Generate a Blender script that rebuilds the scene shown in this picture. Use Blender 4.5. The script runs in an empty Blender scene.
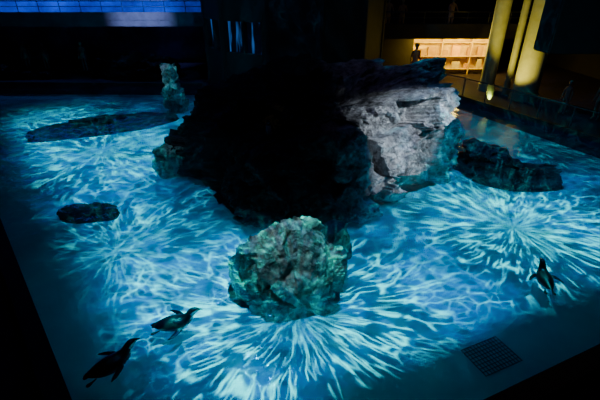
import bpy, bmesh, math, random
from mathutils import Vector, Matrix, noise
from mathutils.bvhtree import BVHTree
random.seed(4)
scene = bpy.context.scene
COL = scene.collection

# ---------------------------------------------------------------- node helper
class S:
    def __init__(s, nt, sock): s.nt=nt; s.k=sock
    def _m(s, op, *a, clamp=False):
        n=s.nt.nodes.new('ShaderNodeMath'); n.operation=op; n.use_clamp=clamp
        for i,v in enumerate((s,)+a):
            if isinstance(v,S): s.nt.links.new(v.k,n.inputs[i])
            else: n.inputs[i].default_value=v
        return S(s.nt,n.outputs[0])
    def __add__(s,o): return s._m('ADD',o)
    def __radd__(s,o): return s._m('ADD',o)
    def __sub__(s,o): return s._m('SUBTRACT',o)
    def __rsub__(s,o): return (s*-1)._m('ADD',o)
    def __mul__(s,o): return s._m('MULTIPLY',o)
    def __rmul__(s,o): return s._m('MULTIPLY',o)
    def __truediv__(s,o): return s._m('DIVIDE',o)
    def pow(s,o): return s._m('MAXIMUM',0.0)._m('POWER',o)
    def abs(s): return s._m('ABSOLUTE')
    def clamp(s): return s._m('ADD',0.0,clamp=True)
    def sqrt(s): return s._m('SQRT')
    def exp(s): return s._m('EXPONENT')
    def sstep(s,a,b):
        n=s.nt.nodes.new('ShaderNodeMapRange'); n.interpolation_type='SMOOTHSTEP'
        s.nt.links.new(s.k,n.inputs[0]); n.inputs[1].default_value=a; n.inputs[2].default_value=b
        return S(s.nt,n.outputs[0])
def comb(nt,x,y,z):
    n=nt.nodes.new('ShaderNodeCombineXYZ')
    for i,v in enumerate((x,y,z)):
        if isinstance(v,S): nt.links.new(v.k,n.inputs[i])
        else: n.inputs[i].default_value=v
    return S(nt,n.outputs[0])
def noise_t(nt,vec,scale=1,detail=2,rough=.5,dist=0):
    n=nt.nodes.new('ShaderNodeTexNoise'); nt.links.new(vec.k,n.inputs['Vector'])
    n.inputs['Scale'].default_value=scale; n.inputs['Detail'].default_value=detail
    n.inputs['Roughness'].default_value=rough; n.inputs['Distortion'].default_value=dist
    return S(nt,n.outputs[0])
def vor_edge(nt,vec,scale=1,dim='3D'):
    n=nt.nodes.new('ShaderNodeTexVoronoi'); n.voronoi_dimensions=dim; n.feature='DISTANCE_TO_EDGE'
    nt.links.new(vec.k,n.inputs['Vector']); n.inputs['Scale'].default_value=scale
    return S(nt,n.outputs['Distance'])
def ramp(nt,fac,stops):
    n=nt.nodes.new('ShaderNodeValToRGB'); nt.links.new(fac.k,n.inputs[0])
    e=n.color_ramp.elements
    while len(e)<len(stops): e.new(.5)
    for el,(p,c) in zip(e,stops): el.position=p; el.color=(*c,1)
    return S(nt,n.outputs[0])

def mat_basic(name,c1,c2=None,rough=.6,scale=4,bump=.2,metal=0,emis=None,estr=0,spec=.5):
    m=bpy.data.materials.new(name); m.use_nodes=True; nt=m.node_tree
    b=nt.nodes['Principled BSDF']; c2=c2 or tuple(x*.7 for x in c1)
    tc=nt.nodes.new('ShaderNodeTexCoord'); v=S(nt,tc.outputs['Object'])
    n=noise_t(nt,v,scale,5,.6)
    nt.links.new(ramp(nt,n,[(.35,c2),(.65,c1)]).k,b.inputs['Base Color'])
    b.inputs['Roughness'].default_value=rough; b.inputs['Metallic'].default_value=metal
    b.inputs['Specular IOR Level'].default_value=spec
    if bump:
        bp=nt.nodes.new('ShaderNodeBump'); bp.inputs['Strength'].default_value=bump; bp.inputs['Distance'].default_value=.05
        nt.links.new(n.k,bp.inputs['Height']); nt.links.new(bp.outputs[0],b.inputs['Normal'])
    if emis:
        b.inputs['Emission Color'].default_value=(*emis,1); b.inputs['Emission Strength'].default_value=estr
    return m

def mat_rock(name,light=(.14,.14,.15),dark=(.02,.02,.026),tint=(.12,.08,.09),side=None):
    m=bpy.data.materials.new(name); m.use_nodes=True; nt=m.node_tree
    b=nt.nodes['Principled BSDF']
    g=nt.nodes.new('ShaderNodeNewGeometry'); v=S(nt,g.outputs['Position'])
    n1=noise_t(nt,v,1.3,9,.68,.6); n2=noise_t(nt,v,5,8,.7,.3); n3=noise_t(nt,v,.9,4,.6)
    f=(n1*.5+n2*.5)
    def rp(L,T,dk=dark):
        c=ramp(nt,f,[(.40,dk),(.5,tuple(a*.45+b_*.55 for a,b_ in zip(L,dk))),(.60,L)])
        c2=ramp(nt,f,[(.40,dk),(.60,T)])
        mx=nt.nodes.new('ShaderNodeMix'); mx.data_type='RGBA'
        nt.links.new(n3.sstep(.5,.65).k,mx.inputs[0]); nt.links.new(c.k,mx.inputs[6]); nt.links.new(c2.k,mx.inputs[7])
        return mx.outputs[2]
    col=rp(light,tint)
    if side:  # paler colour towards the right, stands in for light on that face
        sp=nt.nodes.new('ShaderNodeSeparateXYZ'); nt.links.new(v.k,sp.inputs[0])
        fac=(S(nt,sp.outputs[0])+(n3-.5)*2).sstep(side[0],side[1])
        lit_col=rp(side[2],side[3],(.07,.07,.075))
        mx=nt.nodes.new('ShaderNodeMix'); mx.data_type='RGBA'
        nt.links.new(fac.k,mx.inputs[0]); nt.links.new(col,mx.inputs[6]); nt.links.new(lit_col,mx.inputs[7]); col=mx.outputs[2]
    nt.links.new(col,b.inputs['Base Color'])
    b.inputs['Roughness'].default_value=.6; b.inputs['Specular IOR Level'].default_value=.3
    bp=nt.nodes.new('ShaderNodeBump'); bp.inputs['Strength'].default_value=1; bp.inputs['Distance'].default_value=.22
    nt.links.new(f.k,bp.inputs['Height']); nt.links.new(bp.outputs[0],b.inputs['Normal'])
    return m

ROCK=mat_rock('rock_wet')
ROCKI=mat_rock('rock_cliff_lit_side',(.06,.055,.06),(.010,.010,.012),(.07,.04,.04),side=(.5,1.9,(.80,.80,.80),(.64,.58,.60)))  # lit right face of the cliff is put into the rock colour
ROCKL=mat_rock('rock_pale',(.56,.66,.54),(.04,.07,.06),(.66,.56,.50))
ROCKD=mat_rock('rock_dark',(.016,.016,.02),(.004,.004,.006),(.016,.012,.012))
DECK=mat_basic('deck_dark',(.04,.03,.07),rough=.7,spec=.1)
WALLM=mat_basic('wall_dark',(.035,.03,.035),rough=.8,scale=1)
CEILM=mat_basic('ceiling_dark',(.02,.02,.025),rough=.9,scale=1)
CONC=mat_basic('concrete',(.42,.42,.26),(.34,.34,.20),rough=.7,scale=3,bump=.1)
CONCD=mat_basic('concrete_dark',(.03,.028,.028),rough=.8,scale=2)
METAL=mat_basic('railing_metal',(.20,.20,.22),rough=.35,metal=.9,bump=0)
GRATE=mat_basic('grate_blue',(.008,.16,.22),rough=.7,bump=0)

# ---------------------------------------------------------------- mesh helpers
def obj_from_bm(bm,name,mats,smooth=False,parent=None):
    me=bpy.data.meshes.new(name); bm.normal_update(); bm.to_mesh(me); bm.free()
    for m in (mats if isinstance(mats,(list,tuple)) else [mats]): me.materials.append(m)
    if smooth:
        for p in me.polygons: p.use_smooth=True
    o=bpy.data.objects.new(name,me); COL.objects.link(o)
    if parent: o.parent=parent
    return o
def bm_box(bm,lo,hi,mi=0,rot=0):
    r=bmesh.ops.create_cube(bm,size=1)
    c=[(a+b)/2 for a,b in zip(lo,hi)]; s=[b-a for a,b in zip(lo,hi)]
    M=Matrix.Translation(c)@Matrix.Rotation(rot,4,'Z')@Matrix.Diagonal((*s,1))
    bmesh.ops.transform(bm,matrix=M,verts=r['verts'])
    for f in set(f for v in r['verts'] for f in v.link_faces): f.material_index=mi
def bm_bar(bm,a,b,r,seg=8,mi=0):
    a=Vector(a);b=Vector(b);d=b-a
    res=bmesh.ops.create_cone(bm,cap_ends=True,segments=seg,radius1=r,radius2=r,depth=d.length)
    M=Matrix.Translation((a+b)/2)@d.to_track_quat('Z','Y').to_matrix().to_4x4()
    bmesh.ops.transform(bm,matrix=M,verts=res['verts'])
    for f in set(f for v in res['verts'] for f in v.link_faces): f.material_index=mi
def box(name,lo,hi,mat,bevel=0):
    bm=bmesh.new(); bm_box(bm,lo,hi)
    if bevel: bmesh.ops.bevel(bm,geom=bm.edges[:],offset=bevel,segments=2,affect='EDGES')
    return obj_from_bm(bm,name,mat)

def catmull(P,n):
    out=[];m=len(P)
    for i in range(n):
        t=i/n*m;k=int(t);f=t-k
        p0,p1,p2,p3=(P[(k+j-1)%m] for j in range(4))
        out.append([.5*((2*b)+(-a+c)*f+(2*a-5*b+4*c-d)*f*f+(-a+3*b-3*c+d)*f**3) for a,b,c,d in zip(p0,p1,p2,p3)])
    return out
def facet(p,sc,so):
    q=p*sc+so+noise.noise_vector(p*sc*.8+so)*.35
    pt=noise.voronoi(q)[1][0]
    h=noise.cell(pt*13.7+Vector((3,1,2)))
    g=noise.cell_vector(pt*11.3)-Vector((.5,.5,.5))
    return (h-.5)*.9+(q-pt).dot(g)*1.6
def rock(name,P,mat,depth=-.36,centre=None,ch=None,N=150,nv=26,nt_=30,inset=.18,amp=.3,fs=.9,seed=0,bulge=0.0,power=2.2,fw=.75):
    R=catmull(P,N)
    cx=sum(p[0] for p in R)/N; cy=sum(p[1] for p in R)/N
    if centre: cx,cy=centre
    if ch is None: ch=sum(p[2] for p in R)/N*1.1
    bm=bmesh.new(); V=[]
    so=Vector((seed*7.1,seed*3.3,seed*5.7))
    size=max(abs(p[0]-cx) for p in R)
    for k in range(nv+nt_+1):
        row=[]
        for (x,y,h) in R:
            if k<=nv:
                s=k/nv; z=depth+(h-depth)*s
                q=1-inset*(s**power)+bulge*math.sin(math.pi*s)
            else:
                s=(k-nv)/nt_
                q=(1-inset)*(1-s); z=h+(ch-h)*math.sin(s*math.pi/2)
            p=Vector((cx+(x-cx)*q,cy+(y-cy)*q,z))
            d=Vector((p.x-cx,p.y-cy,0)); L=d.length; d=d/L if L>1e-6 else Vector((0,0,1))
            w=min(1,L/(size*.35+1e-6))
            top=max(0,(k-nv)/nt_) if k>nv else 0
            dirv=(d*(1-top*.8)*w+Vector((0,0,.2+top*.7))).normalized()
            disp=amp*(facet(p,fs,so)*fw+facet(p,fs*2.3,so)*fw*.45+facet(p,fs*4.7,so)*fw*.12+.35*noise.fractal((p+so)*.9,1,2,3)+.16*noise.fractal((p+so)*5,.9,2,4))
            if p.z<depth+.02: disp*=.3
            q=p+dirv*disp
            if k==0: q.z=depth
            row.append(bm.verts.new(q))
        V.append(row)
    for k in range(len(V)-2):
        for i in range(N):
            j=(i+1)%N
            bm.faces.new((V[k][i],V[k][j],V[k+1][j],V[k+1][i]))
    last=V[-1]; c=bm.verts.new(sum((v.co for v in last),Vector())/N)
    for v in last: bm.verts.remove(v)
    for i in range(N): bm.faces.new((V[-2][i],V[-2][(i+1)%N],c))
    bm.faces.new(list(reversed(V[0])))
    bmesh.ops.recalc_face_normals(bm,faces=bm.faces[:])
    return obj_from_bm(bm,name,mat,smooth=False)
def ell(cx,cy,rx,ry,h,n=10,rot=0,jit=.12,seed=1):
    rd=random.Random(seed); out=[]
    for i in range(n):
        a=2*math.pi*i/n; k=1+rd.uniform(-jit,jit)
        x=rx*k*math.cos(a);y=ry*k*math.sin(a)
        out.append((cx+x*math.cos(rot)-y*math.sin(rot),cy+x*math.sin(rot)+y*math.cos(rot),h*(1+rd.uniform(-jit,jit)*1.5)))
    return out

# ---------------------------------------------------------------- pool shell
POOL=[(-2.4,2.7),(0.9,2.7),(5.5,4.7),(11,7.6),(12,10.5),(10.6,13.3),(7.9,19.8),(6.2,22.3),(5.2,22.3),(4.3,20.0),(1.8,17.7),(-2.4,17.7),(-4.9,20.0),(-5.4,22.6),(-18,23),(-19,20.5),(-9.9,11.4)]
FZ=-.36
bm=bmesh.new()
bmesh.ops.create_grid(bm,x_segments=1,y_segments=1,size=1,matrix=Matrix.Translation((-3,13,FZ))@Matrix.Diagonal((18,12,1,1)))
POOLM=mat_basic('pool_plaster',(.0,.76,.78),(.0,.60,.68),rough=.8,scale=1.2,bump=.1,spec=.05)
obj_from_bm(bm,'floor_pool',POOLM)
bm=bmesh.new(); n=len(POOL)
inn=[bm.verts.new((x,y,.16)) for x,y in POOL]
out=[bm.verts.new(c) for c in ((-26,-4,.16),(18,-4,.16),(18,32,.16),(-26,32,.16))]
es=[bm.edges.new((inn[i],inn[(i+1)%n])) for i in range(n)]+[bm.edges.new((out[i],out[(i+1)%4])) for i in range(4)]
bmesh.ops.triangle_fill(bm,edges=es,use_beauty=True)
low=[bm.verts.new((x,y,FZ-.02)) for x,y in POOL]
for i in range(n): bm.faces.new((inn[i],inn[(i+1)%n],low[(i+1)%n],low[i]))
bmesh.ops.recalc_face_normals(bm,faces=bm.faces[:])
obj_from_bm(bm,'floor',DECK)
bm=bmesh.new()
for i in range(n):
    a=Vector((*POOL[i],0));b=Vector((*POOL[(i+1)%n],0));d=(b-a);L=d.length;ang=math.atan2(d.y,d.x);m=(a+b)/2
    nrm=Vector((d.y,-d.x,0)).normalized(); m+=nrm*.13
    bm_box(bm,(m.x-L/2-.02,m.y-.14,.15),(m.x+L/2+.02,m.y+.14,.3),rot=ang)
obj_from_bm(bm,'pool_coping',CONCD)

# water surface
wm=bpy.data.materials.new('water'); wm.use_nodes=True; nt=wm.node_tree; nt.nodes.clear()
o_=nt.nodes.new('ShaderNodeOutputMaterial'); g=nt.nodes.new('ShaderNodeNewGeometry'); v=S(nt,g.outputs['Position'])
h=noise_t(nt,v,1.6,3,.5,.6)*.7+noise_t(nt,v,5,2,.5,.4)*.25
bp=nt.nodes.new('ShaderNodeBump'); bp.inputs['Strength'].default_value=.6; bp.inputs['Distance'].default_value=.12; nt.links.new(h.k,bp.inputs['Height'])
tr=nt.nodes.new('ShaderNodeBsdfTransparent'); tr.inputs[0].default_value=(.1,.93,.98,1)
df=nt.nodes.new('ShaderNodeBsdfDiffuse'); df.inputs[0].default_value=(.0,.62,.70,1)
gl=nt.nodes.new('ShaderNodeBsdfGlossy'); gl.inputs['Roughness'].default_value=.06
nt.links.new(bp.outputs[0],gl.inputs['Normal'])
fr=nt.nodes.new('ShaderNodeFresnel'); fr.inputs[0].default_value=1.33; nt.links.new(bp.outputs[0],fr.inputs[1])
m1=nt.nodes.new('ShaderNodeMixShader'); m1.inputs[0].default_value=.04
nt.links.new(tr.outputs[0],m1.inputs[1]); nt.links.new(df.outputs[0],m1.inputs[2])
m2=nt.nodes.new('ShaderNodeMixShader'); nt.links.new(fr.outputs[0],m2.inputs[0]); nt.links.new(m1.outputs[0],m2.inputs[1]); nt.links.new(gl.outputs[0],m2.inputs[2])
nt.links.new(m2.outputs[0],o_.inputs[0])
bm=bmesh.new(); bm.faces.new([bm.verts.new((x,y,0)) for x,y in POOL])
bmesh.ops.triangulate(bm,faces=bm.faces[:])
obj_from_bm(bm,'pool_water',wm)

# ---------------------------------------------------------------- rocks
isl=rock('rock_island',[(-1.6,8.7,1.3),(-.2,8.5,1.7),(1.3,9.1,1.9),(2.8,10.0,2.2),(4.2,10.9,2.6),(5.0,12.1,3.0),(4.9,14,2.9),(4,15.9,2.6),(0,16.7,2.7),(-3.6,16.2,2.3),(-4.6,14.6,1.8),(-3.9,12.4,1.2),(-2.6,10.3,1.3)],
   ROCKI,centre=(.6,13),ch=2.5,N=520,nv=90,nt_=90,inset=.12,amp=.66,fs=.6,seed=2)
rock('boulder',ell(-.22,6.3,1.16,.88,.85,seed=3,jit=.10),ROCKL,ch=1.42,N=240,nv=50,nt_=55,inset=.34,amp=.26,fs=1.2,seed=21,bulge=.06,power=1.6,fw=.55)
rock('boulder',ell(.8,7.5,.42,.4,.35,seed=8),ROCK,ch=.5,N=90,inset=.3,amp=.1,fs=1.5,seed=6,fw=.4)
rock('shore_rock',ell(5.9,12.0,.85,.7,.5,seed=11,rot=-.5),ROCK,ch=.7,N=150,amp=.25,fs=1.3,seed=7)
rock('shore_rock',ell(6.75,11.1,1.35,.62,.26,seed=12,rot=-.15),ROCK,ch=.42,N=160,amp=.2,fs=1.4,seed=8)
rock('shore_rock',ell(-4.1,12.1,.7,.6,.5,seed=13),ROCKL,ch=.75,N=130,amp=.22,fs=1.5,seed=9)
rock('shore_rock',ell(-5.95,19.2,.5,.5,1.7,seed=14),ROCKL,ch=1.9,N=130,amp=.25,fs=1.5,seed=10)
rock('shadow_shelf',ell(-8.5,16.6,3.0,1.0,-.04,seed=15,rot=.5),ROCKD,ch=.10,N=160,amp=.14,fs=1.2,seed=11)  # dark low slab added in place of a shadow on the water
rock('shadow_shelf',ell(-5.55,9.2,.8,.42,-.10,seed=16),ROCKD,ch=-.03,N=110,amp=.12,fs=2.5,seed=12)
rock('rock_bank',ell(-9.6,25.0,2.8,1.0,1.1,n=14,seed=18),ROCKD,depth=.16,ch=1.5,N=220,amp=.4,seed=14)
rock('rock_bank',ell(-18,25.0,4.0,.9,.6,n=12,seed=19),ROCKD,depth=.16,ch=.8,N=160,amp=.35,seed=15)

# ---------------------------------------------------------------- gobo stage lamps
def gobo(name,L,power,centres,z0=-.34,base=.3,web=.8,K=8,rs=.7,spot=1.9,region=None,hole=None,warp=.35,hmin=.06):
    ld=bpy.data.lights.new(name,'SPOT'); ld.energy=power; ld.spot_size=spot; ld.spot_blend=.4; ld.shadow_soft_size=.01
    o=bpy.data.objects.new(name,ld); COL.objects.link(o); o.location=L
    ld.use_nodes=True; nt=ld.node_tree; em=nt.nodes['Emission']
    tc=nt.nodes.new('ShaderNodeTexCoord'); sp=nt.nodes.new('ShaderNodeSeparateXYZ'); nt.links.new(tc.outputs['Normal'],sp.inputs[0])
    nx,ny,nz=(S(nt,sp.outputs[i]) for i in range(3))
    az=nz.abs()._m('MAXIMUM',.05); hgt=L[2]-z0
    X=nx/az*hgt+L[0]; Y=ny/az*hgt+L[1]
    P=comb(nt,X,Y,0.0)
    wx=noise_t(nt,P,.9,3)-.5; wy=noise_t(nt,comb(nt,X+37,Y,5.0),.9,3)-.5
    patch=noise_t(nt,P,.5,2,.5,.5).sstep(.38,.62)
    ripple=noise_t(nt,comb(nt,X+wx,Y*1.3+wy,0.0),1.9,3,.55,.8).sstep(.36,.62)
    tot=None; envs=None
    for (cx,cy,r0,rw,a) in centres:
        qx=X-cx+wx*warp; qy=Y-cy+wy*warp
        r=(qx*qx+qy*qy).sqrt()._m('MAXIMUM',.05)
        def layer(k,s,off,w,pw=1.3):
            d=vor_edge(nt,comb(nt,qx/r*k+off,qy/r*k,r*s+wx*.6))
            return (1-d/w).pow(pw)
        r1=layer(K*.7,rs*.8,0,.07); r2=layer(K*1.15,rs*1.2,9,.085); r3=layer(K*1.8,rs*2.0,21,.105)
        brk=noise_t(nt,comb(nt,qx/r*K*.6,qy/r*K*.6,r*1.8+4),1,1).sstep(.46,.58)
        brk2=noise_t(nt,comb(nt,qx/r*K*.9+5,qy/r*K*.9,r*2.4+4),1,1).sstep(.47,.57)
        e=(((r-r0)*(r-r0))/(-rw*rw)).exp()
        t=(r1*brk*1.4+r2*brk2*1.3+r3*.7*brk)*e*a
        tot=t if tot is None else tot+t
        envs=e if envs is None else envs+e
    wv=comb(nt,X+wx*1.3,Y*1.25+wy*1.3,0.0)
    d1=vor_edge(nt,wv,1.5,'2D'); net=(1-d1/.055).pow(1.2)
    d2=vor_edge(nt,comb(nt,X+wx*1.0+3,Y*1.25-wy*.9,0.0),3.1,'2D'); net2=(1-d2/.09).pow(1.2)
    pb=noise_t(nt,P,1.3,1).sstep(.42,.6)
    st=tot+(net*(pb*.8+.3)+net2*.7*pb)*web*(patch*.9+.10)
    st=st._m('MINIMUM',1.8)
    B=((patch*.75+.10)*base+envs*base*.35)*(ripple*1.0+.35)
    dl=X*.779+Y*.626+.108+wx*.8
    dr=X*-.409+Y*.912-2.52+wy*.5
    mask=dl.sstep(.2,1.7)*dr.sstep(.55,1.35)
    if region:
        cx,cy,ra,rb=region
        d=((X-cx)*(X-cx)+(Y-cy)*(Y-cy)).sqrt(); mask=mask*(1-d.sstep(ra,rb))
    if hole:
        cx,cy,ra,rb=hole
        d=((X-cx)*(X-cx)+(Y-cy)*(Y-cy)).sqrt(); mask=mask*(d.sstep(ra,rb)*(1-hmin)+hmin)
    col=ramp(nt,(st*.65).clamp(),[(0,(.0,.32,1)),(.30,(.0,.82,1)),(.9,(.0,1,.86))])
    nt.links.new(col.k,em.inputs['Color']); nt.links.new(((st*1.8+B)*mask).k,em.inputs['Strength'])
    return o
gobo('stage_lamp',(-.2,4.6,10),4900,[(-.05,5.6,1.6,1.4,1.5)],region=(-.2,4.5,3.0,5.5),web=.5,hole=(.3,10.5,1.9,2.8),base=.40,hmin=.2)
gobo('stage_lamp',(6,8.5,10.5),4900,[(5.4,8.6,1.0,1.8,1.5)],region=(6,8.5,3.5,6.2),web=.6,base=.40)
gobo('stage_lamp',(-7.2,13,11),4900,[(-7.3,14,1.4,2.2,1.3),(-12.5,18,1,2.6,1.3)],region=(-8.5,14.5,4.5,8.5),web=1.1,hole=(0.5,14.0,4.8,5.6),base=.42)
gobo('stage_lamp',(-4.3,7.4,10.5),3800,[(-4.2,7.6,.9,1.8,.8)],region=(-4.5,7.8,2.8,5.0),web=1.2,hole=(0.0,10.5,2.2,3.2),base=.42,hmin=.2)
gobo('stage_lamp',(-2,13,13),4900,[(9,15,1,2.5,.8)],web=.45,base=.26,spot=2.3,hole=(.3,13.0,4.6,6.2))

def spot(name,loc,tgt,power,size,color,blend=.5,rad=.1):
    ld=bpy.data.lights.new(name,'SPOT'); ld.energy=power; ld.spot_size=size; ld.spot_blend=blend; ld.color=color; ld.shadow_soft_size=rad
    o=bpy.data.objects.new(name,ld); COL.objects.link(o); o.location=loc
    o.rotation_euler=(Vector(tgt)-Vector(loc)).to_track_quat('-Z','Y').to_euler(); return o
def area(name,loc,tgt,power,sx,sy,color):
    ld=bpy.data.lights.new(name,'AREA'); ld.energy=power; ld.shape='RECTANGLE'; ld.size=sx; ld.size_y=sy; ld.color=color
    o=bpy.data.objects.new(name,ld); COL.objects.link(o); o.location=loc
    o.rotation_euler=(Vector(tgt)-Vector(loc)).to_track_quat('-Z','Y').to_euler(); return o
spot('accent_lamp',(8.2,5.2,7.0),(3.1,10.4,1.5),5000,.36,(.76,.88,1),.7)
spot('accent_lamp',(-9,14,9),(-5.95,19.2,1.2),900,.15,(.5,.75,1),.6)
spot('accent_lamp',(-1.2,3.6,9),(-.2,6.3,.9),1350,.24,(.84,1,.95),.8)
spot('accent_lamp',(-6,8,9),(-4.1,12.1,.5),400,.14,(.5,.8,1),.8)

# ---------------------------------------------------------------- building
bm=bmesh.new(); bm_box(bm,(-26,31.8,0),(18,32.2,15)); obj_from_bm(bm,'wall_back',WALLM)
box('wall_left',(-26.2,-4,0),(-25.8,32,15),WALLM)
box('wall_right',(17.8,-4,0),(18.2,32,15),WALLM)
box('ceiling',(-26,-4,14.6),(18,32,15),CEILM)
BLUEW=mat_basic('mural_ocean',(.05,.30,.9),(.01,.03,.28),rough=.8,scale=.5,bump=0)
box('ocean_mural',(-25,31.5,.16),(-5,31.75,9),BLUEW)
area('wall_washer_lamp',(-16,28.5,8),(-16,31.6,4.5),800,16,.5,(.02,.22,1))
def balcony(name,x0,x1,y0,y1,z,mat,post=1.2):
    e=bpy.data.objects.new(name,None); COL.objects.link(e)
    box('slab',(x0,y0,z-.35),(x1,y1,z),mat,.03).parent=e
    box('parapet',(x0,y0,z),(x1,y0+.12,z+.45),mat,.02).parent=e
    bm=bmesh.new(); bm_bar(bm,(x0,y0+.06,z+1.05),(x1,y0+.06,z+1.05),.035); bm_bar(bm,(x0,y0+.06,z+.75),(x1,y0+.06,z+.75),.02)
    k=int((x1-x0)/post)
    for i in range(k+1):
        x=x0+.05+(x1-x0-.1)*i/k; bm_bar(bm,(x,y0+.06,z+.4),(x,y0+.06,z+1.05),.022)
    obj_from_bm(bm,'handrail',METAL,parent=e); return e
SLABM=mat_basic('slab_grey',(.30,.28,.34),rough=.7,scale=2)
SLABD=mat_basic('slab_dark',(.05,.04,.04),rough=.7,scale=2)
balcony('balcony',4.5,17.8,24.4,31.5,2.75,SLABD)
balcony('balcony',-25.5,-5.5,26.2,31.5,3.25,SLABM)
box('wall_partition',(4.5,25.9,.16),(6.9,26.1,2.39),WALLM)
spot('slab_lamp',(-9,17,9),(-9.5,26.2,3.5),7000,.42,(.30,.42,1),.9)
e=bpy.data.objects.new('mezzanine',None); COL.objects.link(e)
box('fascia',(8.0,13.6,3.1),(17.8,14.6,5.0),CONCD,.04).parent=e
box('upper_wall',(8.1,13.8,5.0),(17.8,14.5,14.6),CONCD,.02).parent=e
# tank
e=bpy.data.objects.new('ocean_tank',None); COL.objects.link(e)
TANKG=mat_basic('tank_glass',(.006,.012,.03),rough=.15,bump=0)
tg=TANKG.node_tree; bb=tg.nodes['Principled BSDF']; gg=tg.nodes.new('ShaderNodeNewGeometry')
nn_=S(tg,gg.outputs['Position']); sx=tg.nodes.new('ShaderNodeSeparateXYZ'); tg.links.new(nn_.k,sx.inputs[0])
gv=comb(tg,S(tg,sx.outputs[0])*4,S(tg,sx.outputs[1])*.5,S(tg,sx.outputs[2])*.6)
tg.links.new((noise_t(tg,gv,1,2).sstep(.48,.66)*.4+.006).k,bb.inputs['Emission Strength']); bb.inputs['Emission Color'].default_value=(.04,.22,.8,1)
bm=bmesh.new(); NS=12; R=4.4; C=Vector((-.3,22.5,0))
for i in range(NS):
    a=2*math.pi*(i+.5)/NS; a2=a+2*math.pi/NS
    p=C+Vector((R*math.cos(a),R*math.sin(a),0)); q=C+Vector((R*math.cos(a2),R*math.sin(a2),0))
    bm_bar(bm,p+Vector((0,0,.17)),p+Vector((0,0,14.6)),.22,10)
    ang=math.atan2((q-p).y,(q-p).x); L=(q-p).length; m=(p+q)/2
    win=(m.x-C.x)<-1.0
    for z0,z1 in (((.17,2.4),(3.7,14.6)) if win else ((.17,14.6),)): bm_box(bm,(m.x-L/2,m.y-.15,z0),(m.x+L/2,m.y+.15,z1),rot=ang)
    if win: bm_box(bm,(m.x-.06,m.y-.12,2.4),(m.x+.06,m.y+.12,3.7),rot=ang)
obj_from_bm(bm,'tank_frame',CONCD,parent=e)
bm=bmesh.new(); r=bmesh.ops.create_cone(bm,cap_ends=True,segments=NS,radius1=R-.12,radius2=R-.12,depth=14.3)
bmesh.ops.transform(bm,matrix=Matrix.Translation(C+Vector((0,0,7.4)))@Matrix.Rotation(math.pi/NS,4,'Z'),verts=r['verts'])
obj_from_bm(bm,'tank_glass',TANKG,parent=e)
# columns
def column(x,y,z1,r):
    bm=bmesh.new()
    for a,b,rr in ((.16,.5,r*1.15),(.5,z1-.35,r),(z1-.35,z1,r*1.2)):
        q=bmesh.ops.create_cone(bm,cap_ends=True,segments=40,radius1=rr,radius2=rr,depth=b-a)
        bmesh.ops.translate(bm,vec=(x,y,(a+b)/2),verts=q['verts'])
    obj_from_bm(bm,'column',CONC)
column(10.9,19.6,14.6,.56); column(9.9,21.6,14.6,.36); column(10.5,20.6,14.6,.16)
WARM=mat_basic('warm_wall',(.8,.60,.16),(.45,.30,.06),rough=.7,scale=2)
e=bpy.data.objects.new('display_alcove',None); COL.objects.link(e)
X0,X1,Y1=6.9,12.4,26.4
box('back_panel',(X0,Y1,.16),(X1,Y1+.2,2.4),WARM).parent=e
bm=bmesh.new()
for z in (.45,1.2,2.0): bm_box(bm,(X0,Y1-.4,z),(X1,Y1,z+.04))
for i in range(4): bm_box(bm,(X0+i*1.8,Y1-.4,.16),(X0+.05+i*1.8,Y1,2.3))
obj_from_bm(bm,'shelves',WARM,parent=e)
bm=bmesh.new(); rd=random.Random(2)
for z in (.49,1.24):
    x=X0+.1
    while x<X1-.4:
        w=rd.uniform(.15,.5); hh=rd.uniform(.2,.6); bm_box(bm,(x,Y1-.3,z),(x+w,Y1-.1,z+hh),mi=rd.randrange(3)); x+=w+rd.uniform(.1,.5)
obj_from_bm(bm,'goods',[mat_basic('goods_a',(.8,.45,.1)),mat_basic('goods_b',(.7,.6,.3)),mat_basic('goods_c',(.5,.3,.1))],parent=e)
area('alcove_lamp',(9.5,25.2,2.32),(9.5,26.4,.9),300,5,.3,(1,.64,.05))
area('alcove_lamp',(9.0,24.0,2.3),(11,19,1.5),170,.9,.9,(1,.76,.10))
spot('column_lamp',(8.6,18.3,.5),(10.7,19.8,3.2),1200,1.3,(1,.80,.10))
# glass barrier
GL=bpy.data.materials.new('barrier_glass'); GL.use_nodes=True; b=GL.node_tree.nodes['Principled BSDF']
b.inputs['Base Color'].default_value=(.05,.08,.08,1); b.inputs['Roughness'].default_value=.03; b.inputs['Alpha'].default_value=.2
for (a,c) in ((POOL[5],POOL[6]),(POOL[6],POOL[7])):
    e=bpy.data.objects.new('glass_barrier',None); COL.objects.link(e)
    a=Vector((*a,0));c=Vector((*c,0)); d=c-a; nn=Vector((d.y,-d.x,0)).normalized()*.13; a+=nn;c+=nn; ang=math.atan2(d.y,d.x); k=max(1,round(d.length/1.4))
    bg=bmesh.new(); bf=bmesh.new()
    for i in range(k):
        m=a+d*(i+.5)/k; L=d.length/k-.06
        bm_box(bg,(m.x-L/2,m.y-.012,.3),(m.x+L/2,m.y+.012,1.1),rot=ang)
    for i in range(k+1):
        m=a+d*i/k; bm_bar(bf,m+Vector((0,0,.3)),m+Vector((0,0,1.12)),.025)
    bm_bar(bf,a+Vector((0,0,1.12)),c+Vector((0,0,1.12)),.03)
    obj_from_bm(bg,'panes',GL,parent=e); obj_from_bm(bf,'frame',METAL,parent=e)
LAMP=mat_basic('lamp_glow',(1,.8,.5),emis=(1,.6,.3),estr=6,bump=0)
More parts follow.
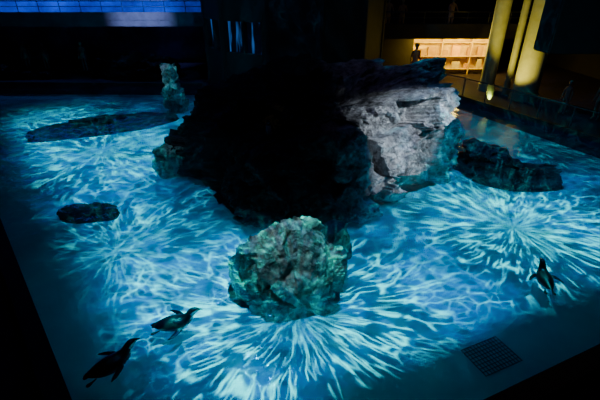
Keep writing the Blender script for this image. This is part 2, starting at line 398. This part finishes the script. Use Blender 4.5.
for x,z in ((-17.4,4.6),(-13,4.4)):
    bm=bmesh.new(); bm_bar(bm,(x,27.2,z),(x,27.2,z+.25),.09,12,0); bm_bar(bm,(x,27.2,z-.02),(x,27.2,z+.02),.07,12,1); bm_bar(bm,(x,27.2,z+.2),(x,27.2,14.6),.012,6,0)
    obj_from_bm(bm,'pendant_lamp',[METAL,LAMP])
bm=bmesh.new()
for i in range(13): bm_box(bm,(-.45+i*.075-.004,-.33,0),(-.45+i*.075+.004,.33,.012))
for i in range(9): bm_box(bm,(-.46,-.32+i*.08-.004,.0),(.46,-.32+i*.08+.004,.012))
o=obj_from_bm(bm,'drain_grating',GRATE); o.location=(3.15,4.62,FZ); o.rotation_euler=(0,0,.4); o.scale=(.85,.85,1)

# ---------------------------------------------------------------- penguins
PB=mat_basic('penguin_black',(.012,.013,.018),rough=.35,scale=30,bump=.1)
PW=mat_basic('penguin_white',(.75,.76,.78),rough=.5,scale=30,bump=.1)
PK=mat_basic('penguin_beak',(.02,.02,.02),rough=.3,bump=0)
PP=mat_basic('penguin_pink',(.7,.3,.3),bump=0)
def penguin(name,loc,rz,path,flips,feet,nbeak,scale=1,headi=8):
    bm=bmesh.new(); M=20; rings=[]
    for i,(x,z,ry,rr) in enumerate(path):
        a=path[max(0,i-1)];b=path[min(len(path)-1,i+1)]
        t=Vector((b[0]-a[0],0,b[1]-a[1])).normalized(); up=Vector((-t.z,0,t.x))
        rings.append([bm.verts.new(Vector((x,0,z))+Vector((0,ry*math.cos(2*math.pi*k/M),0))+up*rr*math.sin(2*math.pi*k/M)) for k in range(M)])
    for i in range(len(rings)-1):
        for k in range(M):
            f=bm.faces.new((rings[i][k],rings[i][(k+1)%M],rings[i+1][(k+1)%M],rings[i+1][k]))
            s=math.sin(2*math.pi*(k+.5)/M)
            if i>=nbeak: mi=2
            elif i>=headi: mi=3 if (i==nbeak-1 and .1<s<.6) else (1 if abs(s)<.45 and i<nbeak-1 else 0)
            elif i<2: mi=0
            else:
                mi=1 if s<.05 else 0
                if -.35<s<-.15 : mi=0
                if i==headi-2 and s<-.3: mi=0
            f.material_index=mi
    bm.faces.new(rings[0][::-1]); bm.faces.new(rings[-1])
    def paddle(pts,nrm,th,mi):
        R=[]
        for j,(c,w) in enumerate(pts):
            c=Vector(c);w=Vector(w);k=th*(1-.7*j/len(pts)); nn=Vector(nrm)*k
            R.append([bm.verts.new(q) for q in (c-w,c-w*.5+nn,c+w*.5+nn,c+w,c+w*.5-nn,c-w*.5-nn)])
        for j in range(len(R)-1):
            for k in range(6):
                f=bm.faces.new((R[j][k],R[j][(k+1)%6],R[j+1][(k+1)%6],R[j+1][k])); f.material_index=mi
        f=bm.faces.new(R[0][::-1]);f.material_index=mi;f=bm.faces.new(R[-1]);f.material_index=mi
    for F in flips: paddle(*F)
    for F in feet: paddle(*F)
    bmesh.ops.recalc_face_normals(bm,faces=bm.faces[:])
    o=obj_from_bm(bm,name,[PB,PW,PK,PP],smooth=True); o.location=loc; o.rotation_euler=(0,0,rz); o.scale=(scale,)*3
    s=o.modifiers.new('sub','SUBSURF'); s.levels=1; s.render_levels=2
    return o
SW=[(-.34,.04,.004,.004),(-.30,.035,.04,.014),(-.25,.02,.065,.045),(-.16,.01,.11,.09),(-.04,.01,.135,.11),(.07,.02,.125,.105),(.15,.055,.09,.082),(.195,.11,.062,.062),(.225,.165,.055,.054),(.265,.20,.05,.051),(.305,.205,.036,.036),(.33,.205,.017,.019),(.365,.2,.009,.011),(.395,.188,.002,.003)]
def swimflips(l=1.,r=1.):
    F=[]
    for s,a in ((1,l),(-1,r)):
        F.append(([((.07,.10*s,.02),(.05,0,0)),((.05,.16*s,.02+.03*a),(.055,0,0)),((.0,.21*s,.01+.05*a),(.048,.01*s,0)),((-.06,.26*s,.05*a),(.032,.01*s,0)),((-.10,.28*s,.04*a),(.010,0,0))],(0,0,1),.016,0))
    return F
SF=[([((-.2,.05*s,-.03),(0,.012,0)),((-.26,.06*s,-.05),(0,.015,0)),((-.31,.07*s,-.06),(0,.04,0)),((-.35,.07*s,-.06),(0,.03,0))],(0,0,1),.01,2) for s in (1,-1)]
penguin('penguin',(4.77,6.17,-.03),math.radians(80),SW,swimflips(.3,.6),SF,11,1.1)
penguin('penguin',(-2.1,5.0,-.03),math.radians(12),SW,swimflips(.4,-.3),SF,11,1.2)
penguin('penguin',(-2.83,4.17,-.03),math.radians(40),SW,swimflips(.2,.6),SF,11,1.2)
ST=[(-.17,.03,.006,.006),(-.11,.06,.045,.025),(-.05,.1,.085,.07),(0,.2,.112,.105),(.012,.32,.1,.098),(.01,.41,.075,.075),(.012,.46,.055,.057),(.02,.5,.047,.05),(.035,.54,.048,.05),(.07,.565,.04,.043),(.1,.568,.022,.022),(.14,.56,.009,.011),(.17,.545,.002,.003)]
STF=[([((.0,.085*s,.38),(.03,0,0)),((.0,.125*s,.3),(.04,0,0)),((-.01,.15*s,.22),(.032,0,0)),((-.02,.165*s,.15),(.012,0,0))],(0,1,0),.012,0) for s in (1,-1)]
STT=[([((.0,.05*s,.06),(0,.02,0)),((.03,.05*s,.02),(0,.02,0)),((.08,.055*s,.012),(0,.035,0)),((.12,.06*s,.01),(0,.04,0))],(0,0,1),.01,2) for s in (1,-1)]
dg=bpy.context.evaluated_depsgraph_get()
bvh=BVHTree.FromObject(isl,dg)
def drop(x,y):
    h=bvh.ray_cast(Vector((x,y,10)),Vector((0,0,-1))); return h[0].z if h[0] else 0
penguin('penguin',(-.85,10.6,drop(-.85,10.6)-.01),math.radians(-110),ST,STF,STT,10,.95,headi=7)
spot('accent_lamp',(-1.5,4,8),(-.85,10.6,2.3),300,.09,(1,.8,.4),.8)

# ---------------------------------------------------------------- people
def person_mesh(name,pose='stand'):
    V=[];E=[];R=[]
    def add(p,r,par=None):
        V.append(p);R.append(r)
        if par is not None:E.append((par,len(V)-1))
        return len(V)-1
    pel=add((0,0,.95),(.15,.11)); w=add((0,0,1.1),(.13,.095),pel); ch=add((0,0,1.3),(.165,.11),w); nk0=add((0,.0,1.45),(.07,.06),ch)
    nk=add((0,-.01,1.53),(.05,.05),nk0); hd=add((0,-.025,1.61),(.078,.09),nk); ht=add((0,-.02,1.70),(.07,.085),hd)
    for s in (1,-1):
        h=add((.09*s,0,.88),(.095,.095),pel); k=add((.1*s,-.02,.49),(.06,.06),h); a=add((.1*s,.02,.1),(.04,.045),k); f=add((.11*s,-.13,.04),(.04,.03),a)
        sh=add((.17*s,0,1.4),(.06,.06),ch)
        if pose=='lean':
            el=add((.25*s,-.12,1.14),(.042,.042),sh); wr=add((.16*s,-.36,1.1),(.028,.028),el); d=Vector((-.25*s,-.9,-.05)).normalized()
        else:
            el=add((.23*s,.02,1.12),(.042,.042),sh); wr=add((.24*s,-.06,.86),(.028,.026),el); d=Vector((0,-.15,-1)).normalized()
        W=Vector(V[wr]); pm=add(tuple(W+d*.06),(.035,.02),wr)
        side=d.cross(Vector((s,0,0)) if pose!='lean' else Vector((0,0,1))).normalized()
        for i,(off,L) in enumerate(((-.03,.07),(-.01,.085),(.01,.08),(.03,.06))):
            b=W+d*.09+side*off; q=add(tuple(b),(.01,.01),pm); q=add(tuple(b+d*L*.5),(.009,.009),q); add(tuple(b+d*L+Vector((0,-.012,0))),(.007,.007),q)
        b=W+d*.04+side*-.035; q=add(tuple(b),(.011,.011),pm); add(tuple(b+d*.05-side*.02),(.009,.009),q)
    me=bpy.data.meshes.new(name); me.from_pydata(V,E,[]); o=bpy.data.objects.new(name,me); COL.objects.link(o)
    sk=o.modifiers.new('skin','SKIN'); 
    for i,r in enumerate(R): me.skin_vertices[0].data[i].radius=r
    me.skin_vertices[0].data[0].use_root=True
    sb=o.modifiers.new('s','SUBSURF'); sb.levels=1
    dg=bpy.context.evaluated_depsgraph_get(); m=bpy.data.meshes.new_from_object(o.evaluated_get(dg))
    bpy.data.objects.remove(o)
    bm=bmesh.new(); bm.from_mesh(m)
    for c,sc in (((0,-.125,1.62),(.016,.022,.025)),((.08,-.02,1.62),(.012,.022,.032)),((-.08,-.02,1.62),(.012,.022,.032))):
        r=bmesh.ops.create_icosphere(bm,subdivisions=2,radius=1,matrix=Matrix.Translation(c)@Matrix.Diagonal((*sc,1)))
    r=bmesh.ops.create_icosphere(bm,subdivisions=3,radius=1,matrix=Matrix.Translation((0,.005,1.68))@Matrix.Diagonal((.094,.115,.1,1)))
    hs=set(r['verts'])
    for f in bm.faces:
        c=f.calc_center_median()
        if all(v in hs for v in f.verts): mi=3 if not(c.y<-.07 and c.z<1.68) else 0
        elif c.z>1.48: mi=0
        elif c.z<.09: mi=3
        elif c.z<.93 and abs(c.x)<.2: mi=2
        elif (pose=='lean' and c.y<-.36) or (pose!='lean' and c.z<.87): mi=0
        else: mi=1
        f.material_index=mi; f.smooth=True
    bm.to_mesh(m); bm.free(); return m
SK=mat_basic('skin',(.5,.3,.2),(.45,.26,.18),bump=0); HR=mat_basic('hair',(.03,.02,.015))
TR=mat_basic('trousers',(.03,.035,.06)); SH=[mat_basic('shirt_a',(.06,.05,.06)),mat_basic('shirt_b',(.3,.08,.06)),mat_basic('shirt_c',(.2,.22,.26))]
MS={p:person_mesh('person_'+p,p) for p in ('stand','lean')}
def person(loc,rz,pose='stand',sh=0,sc=1):
    m=MS[pose].copy(); m.materials.clear()
    for k in (SK,SH[sh],TR,HR): m.materials.append(k)
    o=bpy.data.objects.new('person',m); COL.objects.link(o); o.location=loc; o.rotation_euler=(0,0,rz); o.scale=(sc,)*3
person((6.5,23.6,.16),.3,'stand',0,1.2)
person((5.0,25.0,2.75),.1,'lean',0); person((5.8,25.0,2.75),-.1,'lean',0,.95); person((8.6,25.0,2.75),.1,'lean',2)
person((11.3,17.0,.16),-1.1,'stand',2,.8)
person((12.2,16.2,.16),-1.1,'stand',1,.95)
person((-17.6,27,.16),.4,'stand',2); person((-16.6,27.3,.16),.2,'stand',1,.95); person((-14,27.1,.16),0,'stand',0)

# ---------------------------------------------------------------- world & camera
w=bpy.data.worlds.new('world'); scene.world=w; w.use_nodes=True
w.node_tree.nodes['Background'].inputs[0].default_value=(.15,.2,.5,1); w.node_tree.nodes['Background'].inputs[1].default_value=.02
area('ambient_lamp',(0,12,14),(0,12,0),45,10,10,(.40,.3,.8))
cam=bpy.data.cameras.new('camera'); co=bpy.data.objects.new('camera',cam); COL.objects.link(co)
cam.sensor_width=36; cam.lens=24; co.location=(0,0,5); co.rotation_euler=(math.radians(62),0,0); scene.camera=co
